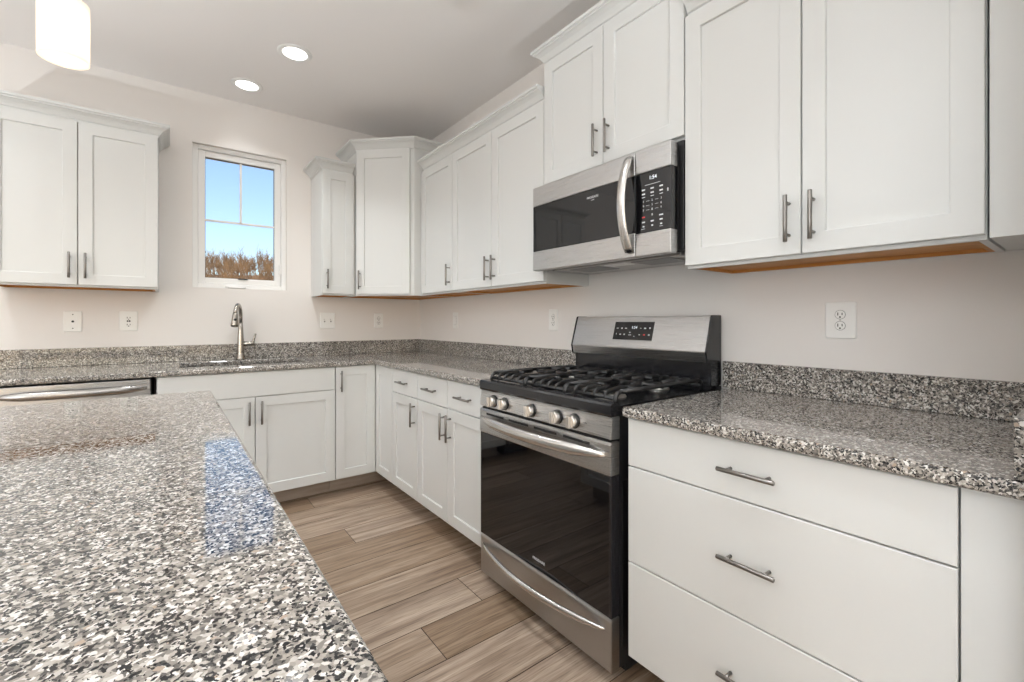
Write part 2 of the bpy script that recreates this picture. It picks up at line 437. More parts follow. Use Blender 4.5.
b = MB(); b.box(-.10, .03, 0.006, 0.034, 0.006, 0.020, .004); b.box(-.085, .012, -0.004, 0.010, 0.002, 0.012, .003)
b.build('crank_handle', 'white', win)
b = MB(); b.box(.245, .262, 0.022, 0.034, 0.12, 0.20, .003); b.box(.249, .258, 0.012, 0.024, 0.15, 0.19, .003)
b.build('sash_lock', 'white', win)
b = MB(); b.box(-.02, .04, 0.034, 0.048, 0.069, 0.078, .002); b.build('hinge_track', 'slot', win)

# unseen windows added behind the camera to brighten the room
def added_window(name, loc, rot, w, h, label, mull):
    o = struct(place(name, None, None, loc, rot), label)
    b = frame_ring(w, h, 0.07, 0.0, 0.10)
    for k in range(1, mull): b.box(-w / 2 + k * w / mull - .04, -w / 2 + k * w / mull + .04, 0.0, 0.10, .07, h - .07)
    b.build('window_frame', 'white', o)
    MB().box(-w / 2 + .06, w / 2 - .06, 0.12, 0.126, .06, h - .06).build('pane', 'pane', o)
added_window('added_window_2', (-3.0, YR - 0.02, 0.10), PI, 5.4, 2.36, 'added, unseen wide glazed patio doors behind the camera', 3)
added_window('added_window_3', (XL - 0.02, -5.9, 0.10), PI / 2, 3.7, 2.36, 'added, unseen wide window of the living area', 3)

# ------------------------------------------------------------------ hillside seen through the window
def build_hill():
    b = MB(); bm = b.bm
    xs = [-30 + 4 * i for i in range(19)]; ys = [0.6, 4, 8, 14, 20, 26, 32, 38, 46, 60]
    rnd = random.Random(3)
    def h(x, y):
        t = max(0, min(1, (y - 6) / 32)); return -0.5 + 5.2 * t * t * (3 - 2 * t) + 0.035 * x * t
    V = [[bm.verts.new((x, y, h(x, y) + (rnd.random() - .5) * .25 * (y > 6))) for y in ys] for x in xs]
    for i in range(len(xs) - 1):
        for j in range(len(ys) - 1):
            f = bm.faces.new((V[i][j], V[i + 1][j], V[i + 1][j + 1], V[i][j + 1])); f.smooth = True
    return b, h
hb, hill_h = build_hill()
struct(hb.build('hill', 'dirt'), 'brown winter slope beyond the window')
def build_brush():
    b = MB(); rnd = random.Random(5)
    def twig(p, d, L, r, depth):
        pts = [p]; q = Vector(p); dd = Vector(d)
        for s in range(3):
            dd = (dd + Vector((rnd.uniform(-.25, .25), rnd.uniform(-.25, .25), rnd.uniform(-.05, .25)))).normalized()
            q = q + dd * L / 3; pts.append(q.copy())
        b.tube(pts, [r, r * .8, r * .6, r * .35], 3, False)
        if depth > 0:
            for _ in range(5):
                k = rnd.randint(1, 3)
                nd = (dd + Vector((rnd.uniform(-.9, .9), rnd.uniform(-.9, .9), rnd.uniform(-.1, .7)))).normalized()
                twig(pts[k], nd, L * rnd.uniform(.45, .7), r * .55, depth - 1)
    for _ in range(170):
        y = rnd.uniform(22, 40); x = rnd.uniform(-5 + (y - 22) * .05, 3 + (y - 20) * .42)
        s = rnd.uniform(.65, 1.05)
        for _s in range(3):
            twig(Vector((x + rnd.uniform(-.3, .3), y + rnd.uniform(-.3, .3), hill_h(x, y) - .05)), (rnd.uniform(-.35, .35), rnd.uniform(-.35, .35), 1), s * rnd.uniform(.8, 1.2), .028, 2)
    return b
tag(build_brush().build('brush_thicket', 'twig'), 'bare brown winter brush on the slope beyond the window', 'brush', kind='stuff')

# ------------------------------------------------------------------ cabinetry
ST = 0.020         # door thickness
def handle_mesh(vertical, L=0.142):
    b = MB()
    ax = (lambda t, y: (0, y, t)) if vertical else (lambda t, y: (t, y, 0))
    b.tube([ax(-L / 2, -.030), ax(-L / 2 + .0012, -.030), ax(L / 2 - .0012, -.030), ax(L / 2, -.030)], [.0048, .006, .006, .0048], 14)
    for s in (-1, 1): b.cyl(ax(s * .048, -.027), ax(s * .048, 0.0002), .0042, .0046, 10)
    return b.mesh('bar_handle', M['nickel'])
HV, HH = handle_mesh(True), handle_mesh(False)
def front(parent, name, x0, x1, z0, z1, y, shaker=True, handle=None, rot=0, loc=None, rail=0.060):
    """door or drawer front; handle = ('v', x, zc) / ('h',) in the front's own frame"""
    w, h = x1 - x0, z1 - z0
    seq = [(0, 0), (0, -ST + .0018), (.0018, -ST)]
    if shaker: seq += [(rail - .002, -ST), (rail, -ST + .0012), (rail + .001, -ST + .0085)]
    o = MB().rings(w, h, seq).build(name, 'cab', parent, loc if loc else (x0, y, z0), rot)
    if handle:
        if handle[0] == 'v': place('bar_handle', HV, o, (handle[1], -ST, handle[2]))
        else: place('bar_handle', HH, o, (w / 2, -ST, h / 2))
    return o
G = 0.0021         # half gap between fronts
BD = 0.643         # base box depth
def base_box(parent, w, open_top=False, x0=0.0):
    b = MB()
    if open_top:
        b.box(x0, x0 + .018, -BD, -.003, .11, .8805); b.box(x0 + w - .018, x0 + w, -BD, -.003, .11, .8805)
        b.box(x0 + .018, x0 + w - .018, -BD, -.003, .11, .128); b.box(x0 + .018, x0 + w - .018, -.02, -.003, .128, .66)
        b.box(x0 + .018, x0 + w - .018, -BD, -BD + .018, .66, .8805)
    else:
        b.box(x0, x0 + w, -BD + .008, -.003, .11, .8805)
    b.build('cabinet_box', 'cab', parent)
    MB().box(x0, x0 + w, -.525, -.503, 0.0, .112).build('toe_kick', 'toe', parent)
ZD0, ZD1, ZT0, ZT1 = .119, .7225, .7265, .876
def base_cab(label, loc, rot, w, doors, drawers, group=None, open_top=False, slab=None):
    t = thing('base_cabinet', label, 'cabinet', loc, rot, group)
    base_box(t, w, open_top)
    n = len(doors)
    for i, side in enumerate(doors):
        x0, x1 = w * i / n + G, w * (i + 1) / n - G
        hx = (x1 - x0 - .031) if side == 'r' else .031
        front(t, 'door', x0, x1, ZD0, ZD1, -BD, True, ('v', hx, ZD1 - ZD0 - .095))
    for i in range(drawers):
        front(t, 'drawer', w * i / drawers + G, w * (i + 1) / drawers - G, ZT0, ZT1, -BD, False, ('h',))
    if slab: front(t, 'false_front', G, w - G, ZT0, ZT1, -BD, False)
    return t
RW = -PI / 2       # rotation of the units along the right wall
# back wall
base_cab('white sink base cabinet with a plain false front above two doors', (-1.886, 0, 0), 0, .946, 'rl', 0, open_top=True, slab=True)
base_cab('white two-door base cabinet left of the dishwasher under the counter end', (-3.28, 0, 0), 0, .76, 'rl', 2)
# corner unit
t = thing('corner_cabinet', 'white L-shaped corner base cabinet with a folding pair of tall doors', 'cabinet', (0, 0, 0))
MB().poly([(-.938, -.003), (-.003, -.003), (-.003, -.957), (-BD, -.957), (-BD, -BD), (-.938, -BD)], .11, .8805).build('cabinet_box', 'cab', t)
b = MB(); b.box(-.938, -.503, -.525, -.503, 0, .112); b.box(-.525, -.503, -.957, -.525, 0, .112); b.build('toe_kick', 'toe', t)
front(t, 'door', -.938 + G, -.666, ZD0, ZT1, -BD, True, ('v', .031, ZT1 - ZD0 - .095))
front(t, 'door', 0, .291 - G, ZD0, ZT1, 0, True, None, RW, (-BD, -.666, ZD0))
# right wall, window side of the range
base_cab('narrow white base cabinet with one drawer over one door, next to the corner', (0, -.959, 0), RW, .376, 'r', 1)
base_cab('white base cabinet with two drawers over two doors, beside the range', (0, -1.336, 0), RW, .730, 'rl', 2)
# drawer unit right of the range
t = thing('drawer_cabinet', 'wide white three-drawer base cabinet right of the range', 'cabinet', (0, -2.874, 0), RW)
base_box(t, .764)
for z0, z1 in ((ZT0, ZT1), (.4205, .7225), (.115, .4165)): front(t, 'drawer', G, .764 - G, z0, z1, -BD, False, ('h',))
tag(MB().box(0, .090, -BD - .012, -.003, 0.0, .8805).build('filler_panel', 'cab', None, (0, -3.6395, 0), RW), 'narrow white filler panel between the wide drawers and the wall', 'filler panel')
tag(MB().box(0, .088, -.322, -.003, 1.380, CEIL - .003).build('filler_panel', 'cab', None, (0, -3.6405, 0), RW), 'tall white filler panel beside the upper cabinet at the wall end', 'filler panel')

# upper cabinets
UD = 0.310; UZ0, UZ1 = 1.378, 2.303; TZ1 = 2.481
def upper_shell(parent, outline, z0, z1):
    """white box with a recessed raw-wood underside; outline = XY polygon in the thing's frame"""
    lip = .018
    b = MB().poly(outline, z0 + lip, z1)
    cx = sum(p[0] for p in outline) / len(outline); cy = sum(p[1] for p in outline) / len(outline)
    n = len(outline)
    def inset(d):
        out = []
        for i in range(n):
            p0, p1, p2 = Vector(outline[i - 1]), Vector(outline[i]), Vector(outline[(i + 1) % n])
            e1 = (p1 - p0).normalized(); e2 = (p2 - p1).normalized()
            n1 = Vector((-e1.y, e1.x)); n2 = Vector((-e2.y, e2.x))
            if n1.dot(Vector((cx, cy)) - p1) < 0: n1 = -n1
            if n2.dot(Vector((cx, cy)) - p1) < 0: n2 = -n2
            k = d / (1 + n1.dot(n2)); out.append(tuple(p1 + (n1 + n2) * k))
        return out
    a = inset(.016)
    bm = b.bm
    for i in range(n):
        j = (i + 1) % n
        q = [bm.verts.new((*outline[i], z0)), bm.verts.new((*outline[j], z0)), bm.verts.new((*a[j], z0)), bm.verts.new((*a[i], z0)),
             bm.verts.new((*outline[i], z0 + lip)), bm.verts.new((*outline[j], z0 + lip)), bm.verts.new((*a[j], z0 + lip)), bm.verts.new((*a[i], z0 + lip))]
        for f in ((0, 1, 2, 3), (4, 7, 6, 5), (0, 4, 5, 1), (2, 6, 7, 3), (1, 5, 6, 2), (0, 3, 7, 4)): bm.faces.new([q[k] for k in f])
    b.build('cabinet_box', 'cab', parent)
    MB().poly(inset(.0165), z0 + lip - .006, z0 + lip - .0004).build('bottom_panel', 'maple', parent)
    # inner faces of the lip are raw wood as well
    b = MB(); i0, i1 = inset(.0165), inset(.028)
    for i in range(n):
        j = (i + 1) % n
        q = [b.bm.verts.new((*i0[i], z0 + .0005)), b.bm.verts.new((*i0[j], z0 + .0005)), b.bm.verts.new((*i1[j], z0 + .0005)), b.bm.verts.new((*i1[i], z0 + .0005)),
             b.bm.verts.new((*i0[i], z0 + lip - .0065)), b.bm.verts.new((*i0[j], z0 + lip - .0065)), b.bm.verts.new((*i1[j], z0 + lip - .0065)), b.bm.verts.new((*i1[i], z0 + lip - .0065))]
        for f in ((0, 1, 2, 3), (4, 7, 6, 5), (0, 4, 5, 1), (2, 6, 7, 3), (1, 5, 6, 2), (0, 3, 7, 4)): b.bm.faces.new([q[k] for k in f])
    b.build('bottom_rail', 'maple', parent)
CROWN = [(o * 1.24, h * 1.13) for o, h in [(0, 0), (.007, 0), (.007, .010), (.012, .013), (.016, .021), (.024, .032), (.036, .041), (.043, .044), (.043, .049), (.050, .052), (.050, .064), (0, .064)]]
def crown(path, parent, z, name='crown'):
    """sweep the crown profile along an XY path (room side on the right of travel), mitred, ends closed"""
    P = [Vector(p) for p in path]; n = len(P); b = MB(); rows = []
    for i in range(n):
        d1 = (P[i] - P[i - 1]).normalized() if i else (P[1] - P[0]).normalized()
        d2 = (P[i + 1] - P[i]).normalized() if i < n - 1 else d1
        n1 = Vector((d1.y, -d1.x)); n2 = Vector((d2.y, -d2.x))
        m_ = (n1 + n2) / (1 + n1.dot(n2))
        rows.append([b.bm.verts.new((*(P[i] + m_ * o), z + h)) for o, h in CROWN])
    k = len(CROWN)
    for A, B in zip(rows, rows[1:]):
        for i in range(k): b.bm.faces.new((A[i], A[(i + 1) % k], B[(i + 1) % k], B[i]))
    b.bm.faces.new(rows[0]); b.bm.faces.new(list(reversed(rows[-1])))
    return b.build(name, 'cab', parent)
def upper_cab(label, loc, rot, w, z0, z1, doors, group=None, dw=None, hz=None, dx=0.0):
    t = thing('upper_cabinet', label, 'cabinet', loc, rot, group)
    upper_shell(t, [(0.0005, -UD), (w - .0005, -UD), (w - .0005, -.003), (0.0005, -.003)], z0, z1)
    n = len(doors); W_ = dw if dw else w - dx
    for i, side in enumerate(doors):
        x0, x1 = dx + W_ * i / n + G, dx + W_ * (i + 1) / n - G
        hx = (x1 - x0 - .031) if side == 'r' else .031
        front(t, 'door', x0, x1, z0 + .011, z1 - .004, -UD, True, ('v', hx, .107))
    return t
CF = UD - .002     # crown back plane
t = upper_cab('white two-door upper cabinet left of the window', (-2.590, 0, 0), 0, .706, UZ0, UZ1, 'rl')
crown([(.004, -.003), (.004, -CF), (.702, -CF), (.702, -.003)], t, UZ1 - .002)
t = upper_cab('narrow white single-door upper cabinet between the window and the corner', (-.938, 0, 0), 0, .245, UZ0, UZ1, 'l', dw=.232)
crown([(.004, -.003), (.004, -CF), (.226, -CF)], t, UZ1 - .002)
# taller diagonal corner unit
t = thing('corner_upper_cabinet', 'taller white corner upper cabinet with one angled door', 'cabinet', (0, 0, 0))
CL, CR = (-.690, -.335), (-.365, -.660)
upper_shell(t, [(-.690, -.003), CL, CR, (-.003, -.660), (-.003, -.003)], UZ0, TZ1)
dl = math.hypot(CR[0] - CL[0], CR[1] - CL[1])
front(t, 'door', .006, dl - .034, UZ0 + .011, TZ1 - .004, 0, True, ('v', .031, .107), -PI / 4, (CL[0] + .007, CL[1] - .007, UZ0 + .011))
s2 = .016 * .7071
crown([(-.688, -.003), (-.688, -.3372), (-.3672, -.658), (-.003, -.658)], t, TZ1 - .002)
# run on the right wall up to the microwave
upper_cab('white single-door upper cabinet just right of the angled corner cabinet', (0, -.662, 0), RW, .503, UZ0, UZ1, 'r', dx=.040)
upper_cab('white two-door upper cabinet between the single-door one and the microwave', (0, -1.1655, 0), RW, .922, UZ0, UZ1, 'rl')
tag(crown([(-CF, -.7185), (-CF, -2.080)], None, UZ1 - .002 + .0005, 'crown_molding'), 'white crown molding along the upper cabinets left of the microwave', 'crown molding')
t = upper_cab('taller short-doored white upper cabinet above the microwave', (0, -2.0885, 0), RW, .778, 1.860, TZ1, 'rl')
crown([(.004, -.003), (.004, -CF), (.774, -CF), (.774, -.003)], t, TZ1 - .002)
t = upper_cab('large white two-door upper cabinet right of the microwave', (0, -2.868, 0), RW, .768, UZ0, UZ1, 'rl')
crown([(.006, -CF), (.762, -CF)], t, UZ1 - .002)

# ------------------------------------------------------------------ counters
CT, CB = .914, .8815; NO = .687
SX0, SX1, SY0, SY1 = -1.775, -1.085, -.520, -.145
xs = sorted({-3.30, -NO, -.002, SX0, SX1}); ys = sorted({-2.0680, -NO, -.002, SY0, SY1})
ins = lambda x, y: (y > -NO or x > -NO) and not (SX0 < x < SX1 and SY0 < y < SY1)
tag(MB().grid(xs, ys, ins, CB, CT, .009).build('countertop', 'granite'), 'speckled granite L-shaped countertop around the corner with the sink', 'countertop')
tag(MB().box(-NO, -.002, -3.731, -2.8680, CB, CT, .009, 3).build('countertop', 'granite'), 'short speckled granite countertop right of the range', 'countertop')
BS = 1.022
tag(MB().box(-3.30, -.002, -.022, -.002, CT + .0005, BS, .002).build('backsplash', 'granite'), 'low granite backsplash strip along the window wall', 'backsplash')
tag(MB().box(-.022, -.002, -2.0680, -.0225, CT + .0005, BS, .002).build('backsplash', 'granite'), 'low granite backsplash strip between the corner and the range', 'backsplash')
tag(MB().box(-.022, -.002, -3.7075, -2.8480, CT + .0005, BS, .002).build('backsplash', 'granite'), 'low granite backsplash strip right of the range', 'backsplash')
tag(MB().box(-NO + .002, -.002, -3.7315, -3.708, CT + .0005, BS, .003).build('side_splash', 'granite'), 'short granite side splash closing the counter at the wall end', 'side splash')

# sink and faucet
t = thing('kitchen_sink', 'stainless undermount sink set in the granite below the window', 'sink', ((SX0 + SX1) / 2, (SY0 + SY1) / 2, .68))
def sink_basin():
    b = MB(); bm = b.bm; w, d = (SX1 - SX0) / 2 + .006, (SY1 - SY0) / 2 + .006
    def ring(hw, hd, r, z):
        vs_ = []
        for sx, sy, a0 in ((1, 1, 0), (-1, 1, 90), (-1, -1, 180), (1, -1, 270)):
            for k in range(5):
                a = R(a0 + 22.5 * k); vs_.append(bm.verts.new((sx * (hw - r) + r * math.cos(a), sy * (hd - r) + r * math.sin(a), z)))
        return vs_
    rs = [ring(w + .012, d + .012, .04, .200), ring(w, d, .03, .200), ring(w - .002, d - .002, .04, .19), ring(w - .012, d - .012, .045, .02), ring(w - .035, d - .035, .05, .002),
          ring(w - .035, d - .035, .05, -.002), ring(w - .009, d - .009, .045, .018), ring(w + .001, d + .001, .04, .196), ring(w + .012, d + .012, .04, .197)]
    for A, B in zip(rs, rs[1:] + rs[:1]):
        if A is rs[4]: continue
        for k in range(20):
            f = bm.faces.new((A[k], A[(k + 1) % 20], B[(k + 1) % 20], B[k])); f.smooth = True
    bm.faces.new(rs[4]); bm.faces.new(list(reversed(rs[5])))
    return b
sink_basin().build('basin', 'sinksteel', t)
MB().lathe([(0, .004), (.042, .004), (.045, .002), (.045, .0015), (0, .0015)]).build('drain', 'faucet', t)
FX, FY = -1.425, -.078
t = thing('faucet', 'brushed nickel pull-down kitchen faucet behind the sink', 'faucet', (FX, FY, CT + .0005))
MB().lathe([(0, 0), (.029, 0), (.029, .006), (.0245, .012), (.0235, .05), (.0225, .11), (.0195, .16), (.016, .21), (.0135, .26), (0, .262)]).build('body', 'faucet', t)
dx, dy = -.30, -.954; rr = .082
pts = [(0, 0, .25)] + [(dx * (rr - rr * math.cos(a)), dy * (rr - rr * math.cos(a)), .302 + rr * math.sin(a)) for a in [R(x) for x in range(0, 166, 15)]]
e = pts[-1]
MB().tube(pts, .0128, 16).build('spout', 'faucet', t)
a = R(165); dv = Vector((dx * math.sin(a), dy * math.sin(a), math.cos(a))).normalized(); e = Vector(e)
h = MB().tube([e - dv * .002, e + dv * .012, e + dv * .03, e + dv * .085, e + dv * .092], [.0145, .017, .0185, .0235, .020], 18).build('spray_head', 'faucet', t)
pn = Vector((0.25, -.95, 0)).normalized()
MB().tube([e + dv * .045 + Vector((-.0, -.016, .0)), e + dv * .045 + Vector((-.002, -.024, -.002))], [.010, .008], 12).build('spray_button', 'slot', h)
MB().tube([(.012, 0, .110), (.080, 0, .110), (.085, 0, .110)], [.017, .017, .013], 16).build('valve', 'faucet', t)
MB().tube([(.076, 0, .108), (.078, -.002, .128), (.084, -.006, .152), (.092, -.010, .180)], [.010, .0085, .007, .006], 12).build('lever', 'faucet', t)

# island
IX0, IX1, IY0, IY1 = -2.78, -1.700, -3.98, -1.660
tag(MB().grid([IX0, IX1], [IY0, IY1], lambda x, y: True, CB, CT, .009).build('island_countertop', 'granite'), 'large speckled granite island countertop in the foreground', 'countertop')
t = thing('island_cabinet', 'white shaker island base cabinet under the foreground countertop', 'cabinet', (-2.38, -3.94, 0), PI / 2)
# local: x -> +Y, front (-y) -> +X
wI = IY1 - .03 + 3.94
MB().box(0, wI, -.623, 0, .11, .8805).build('cabinet_box', 'cab', t)
MB().box(.03, wI - .03, -.55, -.05, 0, .112).build('toe_kick', 'toe', t)
n = 4
for i in range(n):
    x0, x1 = wI * i / n + G, wI * (i + 1) / n - G
    front(t, 'door', x0, x1, ZD0, ZD1, -.623, True, ('v', (x1 - x0 - .031) if i % 2 == 0 else .031, ZD1 - ZD0 - .095))
    front(t, 'drawer', x0, x1, ZT0, ZT1, -.623, False, ('h',))

# ------------------------------------------------------------------ dishwasher
t = thing('dishwasher', 'stainless dishwasher under the counter at the left of the sink cabinet', 'dishwasher', (-2.516, 0, 0))
dw = .610
MB().box(.003, dw - .003, -.60, -.03, .02, .874).build('tub', 'darkgrey', t)
MB().box(.02, dw - .02, -.55, -.51, .0, .10).build('toe_panel', 'darkgrey', t)
d = MB().box(.006, dw - .006, -.668, -.601, .115, .872, .004).build('door', 'steel', t)
def bow(x0, x1, z, y, out, r, n=25, sag=0.0, flat=1.0, p=0.75):
    pts, rad = [], []
    for i in range(n):
        s = i / (n - 1); k = math.sin(PI * s)
        pts.append((x0 + (x1 - x0) * s, y - out * k ** p, z - sag * k)); rad.append(r * (0.42 + 0.58 * min(1, k * 2.2)))
    return pts, rad
pts, rad = bow(.030, dw - .022, .826, -.666, .050, .021)
MB().tube(pts, rad, 14, up=(0, 0, 1), flat=.8).build('bow_handle', 'dwhandle', d)

# ------------------------------------------------------------------ range
YL = -2.0685; RWD = .773
t = thing('gas_range', 'stainless freestanding gas range with black grates and black oven glass', 'range', (0, YL, 0), RW)
w = RWD - .008; x0 = .004; x1 = x0 + w
b = MB(); b.box(x0 + .004, x1 - .004, -.655, -.012, .045, .900); b.box(x0 + .02, x1 - .02, -.60, -.04, 0.0, .05)
# pressed rib on the side panel
for sx in (x0 + .002, x1 - .006): b.box(sx, sx + .004, -.640, -.612, .10, .66, .002)
b.build('body', 'darkgrey', t)
# cooktop tray
ck = MB().prism([(-.700, .876), (-.703, .884), (-.703, .912), (-.697, .919), (-.668, .921), (-.655, .909), (-.105, .909), (-.09, .919), (-.012, .919), (-.012, .876)], 'x', x0 - .001, x1 + .001)
ck.build('cooktop', 'enamel', t)
# control panel
cp = MB().prism([(-.655, .799), (-.700, .803), (-.703, .808), (-.696, .872), (-.690, .8755), (-.655, .8755)], 'x', x0, x1, .0025).build('control_panel', 'steel', t)
def knob(x, z):
    k = place('knob', None, t, (x, -.700, z))
    y = 0.0
    b = MB(); b.cyl((0, .004, 0), (0, -.004, 0), .0262, .0262, 24); o = b.build('knob_base', 'enamel', k)
    b = MB(); b.tube([(0, -.0035, 0), (0, -.022, 0), (0, -.026, 0)], [.0235, .0215, .0195], 24); b.box(-.0085, .0085, -.038, -.012, -.0215, .0215, .003); b.build('knob_grip', 'knob', k)
for py in (-2.182, -2.262, -2.440, -2.588, -2.674): knob(YL - py, .8365)
def tx(name, s, size, m, parent, x, y, z, tilt=0.0): return text_part(name, s, size, m, parent, (x, y, z), (PI / 2 + tilt, 0, 0))
tx('panel_print', 'OVEN', .007, 'ink', t, YL + 2.724, -.7012, .838)
# oven door
od = place('oven_door', None, t, (0, 0, 0))
b = MB()
b.prism([(-.657, .684), (-.700, .684), (-.703, .690), (-.703, .786), (-.699, .792), (-.657, .792)], 'x', x0, x1, .002)
b.build('door_band', 'steel', od)
MB().box(x0 + .001, x1 - .001, -.698, -.657, .222, .6835, .003).build('door_glass', 'glass_black', od)
for xa in (x0, x1 - .010): MB().box(xa, xa + .010, -.699, -.658, .2225, .6832, .002).build('door_edge', 'enamel', od)
b = MB()
for i in range(4):
    xa = x0 + .055 + i * (w - .11) / 4
    b.box(xa, xa + (w - .11) / 4 - .035, -.7040, -.7025, .7685, .7775)
b.build('vent_slot', 'slot', od)
MB().box(x0 + .01, x1 - .01, -.695, -.657, .7925, .7985).build('door_gap', 'gasket', od)
pts, rad = bow(x0 + .020, x1 - .022, .750, -.702, .058, .0215)
MB().tube(pts, rad, 16, up=(0, 0, 1), flat=.75).build('bow_handle', 'chrome', od)
tx('logo', 'FRIGIDAIRE', .014, 'print', od, YL + 2.478, -.6983, .262)
# warming drawer
dr = MB().prism([(-.657, .046), (-.695, .046), (-.698, .050), (-.698, .212), (-.694, .218), (-.657, .218)], 'x', x0, x1, .002).build('storage_drawer', 'steel_dark', t)
pts, rad = bow(x0 + .02, x1 - .028, .178, -.697, .060, .012)
MB().tube(pts, rad, 14, up=(0, 0, 1), flat=.8).build('bow_handle', 'chrome', dr)
# back console
b = MB(); b.box(x0 + .006, x1 - .006, -.088, -.012, .919, 1.035, .003); b.build('riser', 'enamel', t)
bc = MB(); bc.prism([(-.012, 1.032), (-.088, 1.019), (-.115, 1.020), (-.124, 1.060), (-.124, 1.064), (-.082, 1.206), (-.076, 1.209), (-.012, 1.209)], 'x', x0 + .012, x1 - .008, .0012)
bc = bc.build('backguard', 'steel', t)
for xa, xb in ((x0 + .002, x0 + .0115), (x1 - .0075, x1)):
    b = MB(); b.prism([(-.012, .922), (-.089, .922), (-.089, 1.017), (-.117, 1.018), (-.126, 1.060), (-.083, 1.2085), (-.077, 1.211), (-.012, 1.211)], 'x', xa, xb, .001)
    b.build('end_cap', 'enamel', t)
# slanted face: from (y -.124, z 1.064) to (-.082, 1.206)
fy = lambda z: -.124 + (z - 1.064) * (.042 / .142)
tilt = -math.atan2(.042, .142)
xc_ = 2.462 + YL
def face_xf(xc, zc, off): 
    nrm = Vector((0, -.142, .042)).normalized()
    return Vector((xc, fy(zc), zc)) + nrm * off
dsp = place('display', None, t, face_xf(xc_, 1.140, 0)); dsp.rotation_euler = (tilt, 0, 0)
xc = 2.462 + YL
dsp.location = face_xf(xc, 1.140, 0)
MB().box(-.118, .118, -.0022, .004, -.0475, .0475, .0015).build('bezel', 'steel', dsp)
MB().box(-.112, .112, -.003, .004, -.044, .044, .001).build('screen', 'glass_black', dsp)
def mark(parent, name, items, m, y):
    b = MB()
    for (x, z, w_, h_) in items: b.box(x - w_ * .4, x + w_ * .4, y - .0004, y, z - h_ * .36, z + h_ * .36)
    b.build(name, m, parent)
mark(dsp, 'lettering', [(-.092, .012, .014, .005), (-.066, .012, .010, .009), (-.042, .012, .014, .005), (.042, .013, .008, .005), (.066, .013, .014, .008), (.092, .014, .010, .010),
                 (-.094, -.016, .003, .010), (-.070, -.018, .011, .007), (-.046, -.018, .010, .008), (.040, -.018, .008, .005), (.092, -.018, .011, .009),
                 (-.016, -.008, .010, .006), (-.014, -.020, .020, .004), (.012, -.026, .006, .004)], 'print', -.003)
mark(dsp, 'cancel_key', [(.066, -.018, .012, .009)], 'red', -.003)
text_part('clock_digits', '1:54', .019, 'led', dsp, (.006, -.0034, .016), (PI / 2, 0, 0))
# burners and grates
def burner(x, y, r):
    k = place('burner', None, t, (x, y, .909))
    MB().lathe([(0, 0), (r * 1.25, 0), (r * 1.2, .006), (r * .95, .008), (r * .95, .016), (0, .016)], seg=28).build('burner_head', 'alu', k)
    MB().lathe([(0, .0162), (r * 1.02, .0162), (r * 1.05, .020), (r, .0245), (0, .0255)], seg=28).build('burner_cap', 'iron', k)
for bx, by, br in ((.155, -.53, .040), (.155, -.235, .033), (.389, -.385, .040), (.623, -.53, .046), (.623, -.235, .036)): burner(bx, by, br)
def grate(xa, xb):
    """front-to-back fingers with turned-down ends on a rectangular rim"""
    b = MB(); H = .949; F0, F1 = -.650, -.125; r = .0065
    def bar(p, r_=r): b.tube(p, r_, 6, True, up=(0, 0, 1))
    def fin(p): b.tube(p, .0095, 8, True, up=(0, 0, 1) if abs(p[1][2] - p[0][2]) < .001 else (0, -1, 0), flat=.55)
    # rim
    bar([(xa, F0 + .02, H), (xa, F1 - .02, H)], .0085); bar([(xb, F0 + .02, H), (xb, F1 - .02, H)], .0085)
    for x in (xa, xb):
        bar([(x, F0 + .03, H), (x, F0 + .010, H - .003), (x, F0, H - .014), (x, F0 - .004, .910)], .0085)
        bar([(x, F1 - .03, H), (x, F1 - .010, H - .003), (x, F1, H - .014), (x, F1 + .002, .910)], .0085)
    bar([(xa, F0 + .002, .928), (xb, F0 + .002, .928)], .0075); bar([(xa, F1 - .002, .928), (xb, F1 - .002, .928)], .0075)
    bar([(xa, -.385, H - .004), (xb, -.385, H - .004)], .008)
    n_ = 5; step = (xb - xa) / n_
    for i in range(1, n_):
        x = xa + i * step
        # curved finger rising from the front rail, and its counterpart at the back
        mid = i in (2, 3)
        ya = F0 + (.075 if mid else .20); yb = F1 - (.075 if mid else .20)
        fin([(x, F0 + .001, .924), (x, F0 + .004, .938), (x, F0 + .018, H - .003), (x, F0 + .045, H), (x, ya, H)])
        fin([(x, F1 - .001, .924), (x, F1 - .004, .938), (x, F1 - .018, H - .003), (x, F1 - .045, H), (x, yb, H)])
    # fingers reaching in over the burners from the cross bar and the sides
    xm = (xa + xb) / 2
    for yc in (-.53, -.235):
        bar([(xa, yc, H), (xm - .032, yc, H)]); bar([(xb, yc, H), (xm + .032, yc, H)])
        for s in (-1, 1): bar([(xm + s * step * .5, -.385, H - .002), (xm + s * step * .5, -.385 + (-.07 if yc < -.4 else .07), H)])
    return b.build('grate', 'iron', t)
gx = [x0 + .022, x0 + .022 + (w - .044) / 3 - .003, x0 + .022 + (w - .044) / 3 + .003, x0 + .022 + 2 * (w - .044) / 3 - .003, x0 + .022 + 2 * (w - .044) / 3 + .003, x1 - .022]
for i in range(3): grate(gx[2 * i], gx[2 * i + 1])

# ------------------------------------------------------------------ microwave
MZ0, MZ1 = 1.436, 1.846; MF = -.388
t = thing('microwave', 'stainless over-the-range microwave with curved handle and black glass', 'microwave', (0, -2.0885, MZ0), RW)
x0, x1 = -.016, .7615; H = MZ1 - MZ0
b = MB(); b.box(.003, .774, -.325, -.010, .016, H + .010, .002); b.build('case', 'darkgrey', t)
